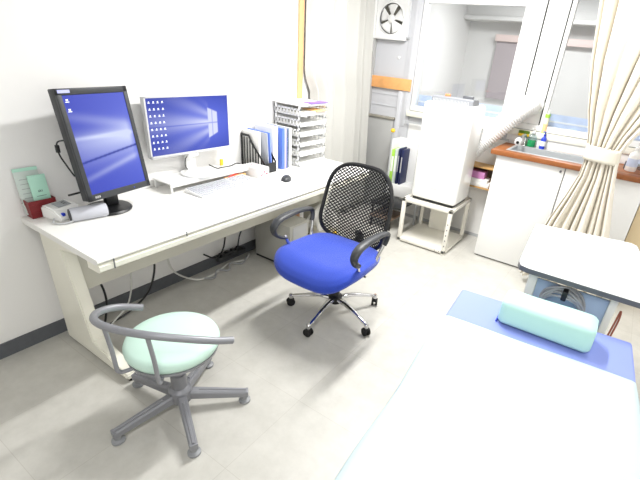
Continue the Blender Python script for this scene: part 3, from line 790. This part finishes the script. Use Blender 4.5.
# ------------------------------------------------------------------ exam bed
BZ = .60
bd = thing('exam_bed', 'periwinkle blue vinyl exam bed in the foreground', 'bed', (2.23, .98, 0), .08)
bw, bl2 = .70, 1.95
MB().box((-bw/2, -bl2, BZ-.075), (bw/2, .05, BZ), .014, 4).build('mattress', m_bedblue, bd)
MB().box((-bw/2+.03, -bl2+.03, BZ-.13), (bw/2-.03, .02, BZ-.075), .004).build('bed_frame', m_cream, bd)
for x_ in (-bw/2+.06, bw/2-.1):
    for y_ in (-bl2+.1, -.08):
        MB().box((x_, y_, 0), (x_+.04, y_+.04, BZ-.13), .004).build('leg', m_cream, bd)
# paper sheet draped
def shf(u, v):
    x = -bw/2-.05+(bw+.10)*u; y = -bl2+.02+(bl2-.02-.222)*v
    e = abs(x)-(bw/2+.004)
    z = BZ+.0035+.0012*sin(x*14+y*5)+.001*sin(y*17+x*3)
    if e > -.02:
        t = (e+.02)
        xx = math.copysign(bw/2-.016+min(.022, t*.9), x); z = BZ+.004-max(0, t-.01)*1.9
        x = xx+math.copysign(.004+.004*sin(y*11), x)
    return Vector((x, y, z))
st_ = MB().grid(shf, 60, 60).build('paper_sheet', m_sheet, sharp=60)
st_.matrix_world = Matrix.Translation((2.23, .98, 0)) @ Matrix.Rotation(.08, 4, 'Z'); st_.modifiers.new('s', 'SOLIDIFY').thickness = .0015
tag(st_, 'pale white paper sheet spread over the exam bed', 'sheet')
# pillow: block with tapered section, ends
pl = thing('bed_pillow', 'mint green block pillow on the blue bed head', 'pillow', (2.258, .905, BZ+.0005), .03)
def pif(u, v):
    y, z = superell(v, .080, .052, 5)
    y *= 1-.10*(z/.052)
    e = abs(u-.5)*2; k = 1-.16*max(0, (e-.86)/.14)**2
    return Vector(((u-.5)*.345, y*k, .053+z*k+.004*sin(6*u+3)*(.5 if z > 0 else 0)))
mb = MB().grid(pif, 40, 48)
for s_ in (0, 1):
    vs_ = [pif(s_, j/48) for j in range(48)]; mb._add(vs_, [tuple(range(48))])
p_ = mb.build('pillow_body', m_pillow, pl, weld=True, sharp=50)
MB().box((-.178, -.07, .0), (-.173, -.03, .010), .001).build('pillow_tab', m_bluep, pl)

# ------------------------------------------------------------------ table behind the bed
ot = thing('side_table', 'white topped table with dark grey edging behind the exam bed', 'table', (0, 0, 0))
TZ = .75
poly = [(2.077, 1.113), (2.115, 1.102), (2.62, 1.108), (2.64, 1.13), (2.52, 1.80), (2.49, 1.822), (2.035, 1.735), (2.015, 1.715), (2.062, 1.15)]
MB().prism(poly, 'z', TZ-.024, TZ-.002).build('edge_band', m_edge, ot)
cxp = sum(p[0] for p in poly)/len(poly); cyp = sum(p[1] for p in poly)/len(poly)
MB().prism([(cxp+(x-cxp)*.988, cyp+(y-cyp)*.988) for x, y in poly], 'z', TZ-.004, TZ).build('tabletop', m_white, ot)
for a, b in (((2.12, 1.15, 0), (2.16, 1.19, TZ-.028)), ((2.12, 1.63, 0), (2.16, 1.67, TZ-.028)), ((2.455, 1.15, 0), (2.485, 1.19, TZ-.028)), ((2.455, 1.63, 0), (2.485, 1.67, TZ-.028))):
    MB().box(a, b, .004).build('leg', m_cream, ot)
MB().box((2.16, 1.165, .03), (2.455, 1.175, TZ-.06), .002).build('back_panel', m_bluegrey, ot)
MB().box((2.16, 1.15, TZ-.045), (2.40, 1.162, TZ-.028), .001).build('front_latch', m_dgrey, ot)
cc = MB()
for k in range(6):
    r = .075+.006*(k % 3); cz_ = .595+.004*k
    cc.tube([(2.285+r*1.05*cos(2*PI*i/40), 1.128+.006*(k-3)+.012*sin(3*2*PI*i/40+k), cz_+r*sin(2*PI*i/40)) for i in range(40)], .006, 8, closed=True)
co = cc.build('cable_coil', m_cablegrey); tag(co, 'coil of grey cable hanging under the white table front', 'cable')
MB().box((2.275, 1.09, .655), (2.297, 1.155, .70), .005).build('cable_tie', m_black, co)
cable([(2.50, 1.20, .5), (2.505, 1.2, .58), (2.51, 1.21, .64), (2.515, 1.2, .6), (2.51, 1.2, .5)], .004, mat('reddish cable', '9c5a48', .5), 'thin reddish cables behind the right table leg')

# ------------------------------------------------------------------ sink counter
CY = 2.69; CX0, CX1 = 1.46, 2.51
sc = thing('sink_cabinet', 'white sink base cabinet with plain doors under the wooden counter', 'cabinet', (0, 0, 0))
MB().box((CX0+.02, CY+.04, .05), (CX0+.04, W-.01, .89), .001).box((CX1-.02, CY+.04, .05), (CX1, W-.01, .89), .001).box((CX0+.04, CY+.04, .05), (CX1-.02, W-.01, .07)).box((CX0+.04, W-.02, .07), (CX1-.02, W-.01, .77)).build('cabinet_body', m_white, sc)
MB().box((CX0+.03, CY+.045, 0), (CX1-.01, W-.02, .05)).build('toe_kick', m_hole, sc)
MB().box((CX0+.012, CY+.020, .014), (1.983, CY+.040, .888), .002).build('door', m_white2, sc)
MB().box((1.990, CY+.020, .014), (CX1-.002, CY+.040, .888), .002).build('door', m_white2, sc)
MB().lathe([(.008, 0), (.008, .012), (.004, .014)], c=(1.958, CY+.02, .86), n=14, m=Matrix.Rotation(PI/2, 4, 'X')).build('knob', m_edge, bpy.data.objects['door'])
ct = thing('countertop', 'brown wooden edged countertop with a steel sink let in', 'countertop', (0, 0, 0))
SX0, SX1, SY0, SY1 = 1.54, 2.16, 2.78, 3.04
CH = .93
mb = MB().box((1.425, CY-.01, .893), (2.9, SY0, CH), .004).box((1.425, SY1, .893), (2.9, W-.005, CH), .003).box((1.425, SY0-.001, .893), (SX0, SY1+.001, CH), .003).box((SX1, SY0-.001, .893), (2.9, SY1+.001, CH), .003)
mb.build('counter_board', m_counter, ct)
mb = MB()
mb.box((SX0-.02, SY0-.02, CH), (SX1+.02, SY0+.004, CH+.004), .001).box((SX0-.02, SY1-.004, CH), (SX1+.02, SY1+.05, CH+.004), .001).box((SX0-.02, SY0, CH), (SX0+.004, SY1, CH+.004), .001).box((SX1-.004, SY0, CH), (SX1+.02, SY1, CH+.004), .001)
mb.box((SX0+.001, SY0+.001, .78), (SX1-.001, SY0+.004, CH)).box((SX0+.001, SY1-.004, .78), (SX1-.001, SY1-.001, CH)).box((SX0+.001, SY0+.001, .78), (SX0+.004, SY1-.001, CH)).box((SX1-.004, SY0+.001, .78), (SX1-.001, SY1-.001, CH)).box((SX0+.001, SY0+.001, .777), (SX1-.001, SY1-.001, .781))
mb.build('sink_basin', m_steel, ct)
# white backsplash ledge
struct(MB().box((1.42, W-.03, CH), (2.9, W, CH+.075), .003).build('trim_8', m_white))
fa = thing('faucet', 'white headed tap at the left end of the sink', 'faucet', (1.58, 3.075, CH+.004))
MB().lathe([(.022, 0), (.02, .01), (.014, .02), (.013, .07)], n=20).tube(smoothpath([(0, 0, .06), (-.0, -.03, .09), (-.01, -.09, .085), (-.015, -.13, .06)]), .010, 10).build('spout', m_chrome, fa)
MB().lathe([(.0, -.02), (.026, -.018), (.03, 0), (.026, .02), (.012, .021)], c=(-.018, -.15, .05), m=Matrix.Rotation(1.9, 4, 'X'), n=24).build('spray_head', m_white, fa)
MB().lathe([(.012, .021), (.012, .024)], c=(-.018, -.15, .05), m=Matrix.Rotation(1.9, 4, 'X'), n=24).build('spray_hole', m_black, fa)
sp_ = thing('sponge', 'green and yellow sponge behind the tap head', 'sponge', (1.555, 3.105, CH+.0765), .1)
MB().box((-.045, -.025, 0), (.045, .02, .022), .004).build('yellow_layer', m_yellow, sp_)
MB().box((-.044, -.028, .022), (.044, .019, .045), .004).build('scourer', m_sponge, sp_)
def bottle(loc, label, body_m, liquid_m, cap_m, r, h_, name='bottle', pump=False, band=None):
    t = thing(name, label, 'bottle', loc)
    MB().lathe([(r*.9, 0), (r, .006), (r, h_*.62), (r*.9, h_*.7), (r*.4, h_*.8), (r*.35, h_*.86)], n=24).build('bottle_body', body_m, t)
    if liquid_m: MB().lathe([(r*1.004, .004), (r*1.012, .008), (r*1.012, h_*.42), (r*1.004, h_*.425)], n=24).build('liquid', liquid_m, t)
    mb = MB().lathe([(r*.42, h_*.84), (r*.42, h_*.95), (r*.2, h_)], n=16)
    if pump: mb.tube([(0, 0, h_*.95), (0, 0, h_*1.12), (-.01, -.03, h_*1.14)], .005, 8)
    mb.build('cap', cap_m, t)
    if band: MB().lathe([(r*1.006, h_*.2), (r*1.015, h_*.22), (r*1.015, h_*.5), (r*1.006, h_*.52)], n=24).build('bottle_label', band, t)
    return t
bottle((1.635, 3.085, CH+.0045), 'clear soap bottle holding green liquid by the sink', m_clear, m_grn, m_white, .033, .13, 'soap_bottle', True)
bottle((1.725, 3.075, CH+.0045), 'small blue bottle with white label right of the green soap', m_bluep, None, m_bluep, .022, .12, 'spray_bottle', True, m_white)
tt = bottle((1.70, 3.112, CH+.076), 'tall white and yellow patterned tube with black base against the window frame', mat('pale tube', 'f1efd0', .4), None, m_white, .018, .23, 'tall_tube', False, mat('pale orange print', 'f3cf96', .4))
MB().lathe([(.019, .03), (.0195, .035), (.0195, .05), (.019, .055)], n=20).lathe([(.019, .17), (.0195, .175), (.0195, .19), (.019, .195)], n=20).build('green_band', m_green, tt)
MB().lathe([(.021, 0), (.021, .02), (.018, .022)], n=20).build('black_base', m_black, tt)
tag(MB().box((2.045, W-.026, WZ0+.02), (2.07, W-.012, WZ0+.05), .002).build('window_latch', m_edge), 'small grey latch at the window bottom beside the cream curtain', 'latch')
# things right of the curtain
bottle((2.38, 2.86, CH+.001), 'white dispenser bottle right of the cream curtain', m_white, None, m_white2, .036, .17, 'dispenser_bottle', True, m_film)
bottle((2.46, 2.98, CH+.001), 'clear bottle with blue label behind the white dispenser', m_clear, None, m_bluep, .04, .2, 'dispenser_bottle', True, m_film)
tag(MB().box((2.335, 2.90, CH+.001), (2.365, 2.96, CH+.05), .004).build('small_box', m_edge), 'small dark grey box on the counter beside the curtain tie', 'box')
# beige panel at right
tag(MB().box((CX1+.003, CY+.03, 0), (2.86, CY+.30, .888), .004).build('beige_side_unit', m_beige), 'beige unit at the right end of the sink cabinet', 'cabinet')

# ------------------------------------------------------------------ gathered cream curtain
rows = [(2.38, 1.80, 2.85), (1.924, 1.880, 2.74), (1.607, 1.938, 2.56), (1.32, 2.015, 2.40), (1.18, 2.062, 2.325), (1.09, 2.082, 2.292), (1.0, 2.094, 2.298), (.9, 2.088, 2.315), (.75, 2.048, 2.345), (.55, 1.985, 2.388), (.3, 1.93, 2.43), (.06, 1.90, 2.45)]
def rc(u, v):
    f = v*(len(rows)-1); i = min(int(f), len(rows)-2); t = f-i
    z, a, b = [rows[i][k]*(1-t)+rows[i+1][k]*t for k in range(3)]
    uu = u+.018*sin(2*PI*3*u+1)
    x = a+(b-a)*uu; wdt = (b-a)
    amp = .014+.021*min(1, wdt/.5)
    pinch = math.exp(-((z-1.05)/.07)**2)
    y = 2.5+(amp*(1-.35*pinch))*sin(2*PI*8.0*u+.6*sin(7*u)+.2)+.012*sin(2*PI*3*u)
    x += .25*wdt/8*sin(2*PI*8.0*u*1+1.2)*.5
    return Vector((x, y, z))
rcur = MB().grid(rc, 260, 66).build('curtain', m_curtain2, sharp=180); rcur.modifiers.new('s', 'SOLIDIFY').thickness = .002
tag(rcur, 'cream curtain gathered by a tieback in front of the sink counter', 'curtain')
def bandf(u, v):
    a = 2*PI*u; x, y = superell(u, .106+.002*sin(v*3), .048, 2.2)
    z = 1.108-.095*v+(.004*sin(24*a) if v < .01 else 0)-.02*(x/.11)*.3
    return Vector((2.191+x, 2.5+y, z))
bd_ = MB().grid(bandf, 120, 5).build('curtain_tieback', m_band, weld=True, sharp=180); bd_.modifiers.new('s', 'SOLIDIFY').thickness = .003
tag(bd_, 'wide cream tieback band wrapped around the gathered curtain', 'tieback')

# ------------------------------------------------------------------ portable air conditioner on its stand
m_stand = mat('pale stand paint', 'efece2', .45)
ts = thing('low_stand', 'low cream open-frame stand under the portable air conditioner', 'stand', (0, 0, 0))
x0, x1, y0, y1, zt = .81, 1.275, 2.49, 2.97, .415
def bars(z0, z1):
    return MB().box((x0, y0, z0), (x1, y0+.03, z1), .003).box((x0, y1-.03, z0), (x1, y1, z1), .003).box((x0, y0, z0), (x0+.03, y1, z1), .003).box((x1-.03, y0, z0), (x1, y1, z1), .003)
bars(zt-.03, zt).box((x0+.02, y0+.02, zt-.012), (x1-.02, y1-.02, zt-.002)).build('top_board', m_stand, ts)
MB().box((x0, y0, .012), (x1, y1, .04), .003).build('lower_shelf', m_stand, ts)
for xx in (x0, x1-.032):
    for yy in (y0, y1-.032):
        MB().box((xx, yy, 0), (xx+.032, yy+.032, zt-.028), .003).build('leg', m_stand, ts)
mb = MB()
for z_ in (.08, .13, .18, .23, .28): mb.box((x1-.018, y0-.0008, z_), (x1-.010, y0+.002, z_+.012))
mb.build('slot_holes', m_edge, ts)
mb = MB()
for x_ in (x0+.03, x1-.09, x1-.05): mb.lathe([(.004, 0), (.004, .001)], c=(x_, y0-.001, .026), m=Matrix.Rotation(PI/2, 4, 'X'), n=10)
mb.build('screw_heads', m_edge, ts)
MB().box((x0+.12, y1-.06, .042), (x0+.30, y1-.04, .38)).build('rear_panel', m_stand, ts)
ac = thing('portable_air_conditioner', 'tall white portable air conditioner with a ribbed exhaust hose', 'air conditioner', (0, 0, 0))
ax0, ax1, ay0, ay1, az0, az1 = .855, 1.272, 2.53, 2.86, .425, 1.225
MB().box((ax0, ay0, az0+.01), (ax1, ay1, az1), .032, 5).build('ac_body', m_white2, ac)
MB().box((ax0+.02, ay0+.02, az0-.008), (ax1-.02, ay1-.02, az0+.014), .004).build('ac_base', m_black, ac)
MB().prism([(ay0+.045, az1-.004), (ay0+.20, az1-.004), (ay0+.18, az1+.040), (ay0+.060, az1+.046), (ay0+.045, az1+.034)], 'x', ax0+.045, ax1-.03, .004).build('control_panel', mat('grey control panel', '86888c', .5), ac)
mb = MB()
for k in range(26):
    xk = ax0+.06+k*.0115; mb.box((xk, ay0+.042, az1+.001), (xk+.005, ay0+.0448, az1+.028))
mb.build('control_slots', m_lgrey, ac)
MB().box((ax1-.15, ay0+.13, az1+.038), (ax1-.07, ay0+.17, az1+.062), .003).build('grey_outlet', m_edge, ac)
text(0, 'CORONA', .011, (.5*(ax0+ax1), ay0-.0005, az0+.12), ac, m_lgrey, rot=(PI/2, 0, 0))
tag(MB().box((ax0+.13, ay0+.10, az1+.043), (ax0+.17, ay0+.13, az1+.062), .004).build('small_clip', mat('orange plastic', 'f08a5c', .4)), 'tiny orange item lying on top of the air conditioner', 'clip')
# hose, ribbed
path = smoothpath([(1.17, 2.87, .79), (1.23, 2.915, .88), (1.30, 2.94, .965), (1.38, 2.96, 1.065), (1.46, 2.985, 1.165), (1.525, 3.03, 1.235), (1.56, 3.105, 1.26)], 26)
rad = [.084 if (i % 4) < 2 else .074 for i in range(len(path))]
rad[-8:] = [.082]*8
MB().tube(path, rad, 28).build('exhaust_hose', m_white, ac, sharp=180)
MB().lathe([(.06, 0), (.088, .004), (.088, .02), (.083, .03)], c=(1.562, W-.008, 1.26), m=Matrix.Rotation(PI/2, 4, 'X'), n=36).build('hose_flange', m_white, ac)

# ------------------------------------------------------------------ small wall shelf with pink box
ws = thing('wall_shelf_box', 'open wooden shelf box on the wall between air conditioner and sink', 'shelf', (0, 0, 0))
MB().box((1.10, 2.96, .52), (1.435, W-.001, .532)).box((1.10, 2.96, .70), (1.435, W-.001, .712)).box((1.42, 2.96, .532), (1.435, W-.001, .70)).box((1.10, 2.96, .532), (1.112, W-.001, .70)).build('shelf_frame', m_wood, ws)
MB().box((1.112, W-.012, .532), (1.42, W-.002, .70)).build('shelf_back', m_brown, ws)
tag(MB().box((1.20, 2.98, .60), (1.34, 3.08, .66), .004).build('pink_box', m_pink), 'pink box inside the open wooden shelf box', 'box')
tag(MB().box((1.15, 2.965, .533), (1.40, 3.10, .57), .003).box((1.18, 2.97, .57), (1.38, 3.09, .5995), .003).build('paper_stack', m_paper), 'pile of papers under the pink box in the wooden shelf', 'papers')

# ------------------------------------------------------------------ rack of binders left of the air conditioner
rk = thing('brochure_rack', 'white brochure rack standing against the back wall', 'rack', (.47, 2.93, 0))
MB().box((-.06, .0, .25), (.3, .18, .37), .004).build('rack_box', m_white, rk)
MB().box((-.06, .16, .37), (.3, .165, .80), .002).box((-.06, 0, .37), (-.055, .165, .80), .001).build('rack_back', m_white, rk)
MB().tube([(-.065, .0, .25), (-.065, .0, .86)], .007, 8).build('rack_post', m_lgrey, rk)
MB().lathe([(.0, .0), (.018, .008), (.022, .022), (.016, .036), (.0, .042)], c=(-.065, 0, .855), n=16).build('knob', m_yellow, rk)
for xl in (-.05, .27):
    for yl in (.02, .14): MB().box((xl, yl, 0), (xl+.02, yl+.02, .25), .002).build('leg', m_lgrey, rk)
for (xx, wd, hh_, mt, lb, nm) in ((.418, .030, 0.33, m_green, 'lime green leaflet set in the brochure rack', 'leaflet'), (.452, .028, 0.34, m_leaf, 'pale leaflet between lime leaflet and navy binders', 'leaflet'),
                            (.490, .016, 0.35, m_navy, 'navy binder next to the pale leaflet in the rack', 'binder'), (.522, .02, 0.34, m_navy, 'navy binder nearest the air conditioner', 'binder')):
    t = thing(nm, lb, nm, (xx, 2.94, .371)); MB().box((0, 0, 0), (wd, .14, hh_), .002).build('cover', mt, t)
    MB().box((.004, -.0012, hh_*.35), (wd-.004, 0, hh_*.8)).build('spine_label', m_paper if nm == 'leaflet' else m_lgrey, t)
bs = thing('low_wooden_rack', 'low brown board with black upper shelf behind the office chair', 'stand', (0, 0, 0))
MB().box((.42, 2.62, .10), (.66, 2.88, .125), .003).build('board', m_brown, bs)
MB().box((.42, 2.62, .235), (.74, 2.88, .255), .003).build('upper_shelf', m_black, bs)
for xx in (.43, .635):
    for yy in (2.63, 2.86): MB().box((xx, yy, 0), (xx+.015, yy+.015, .236)).build('leg', m_black, bs)
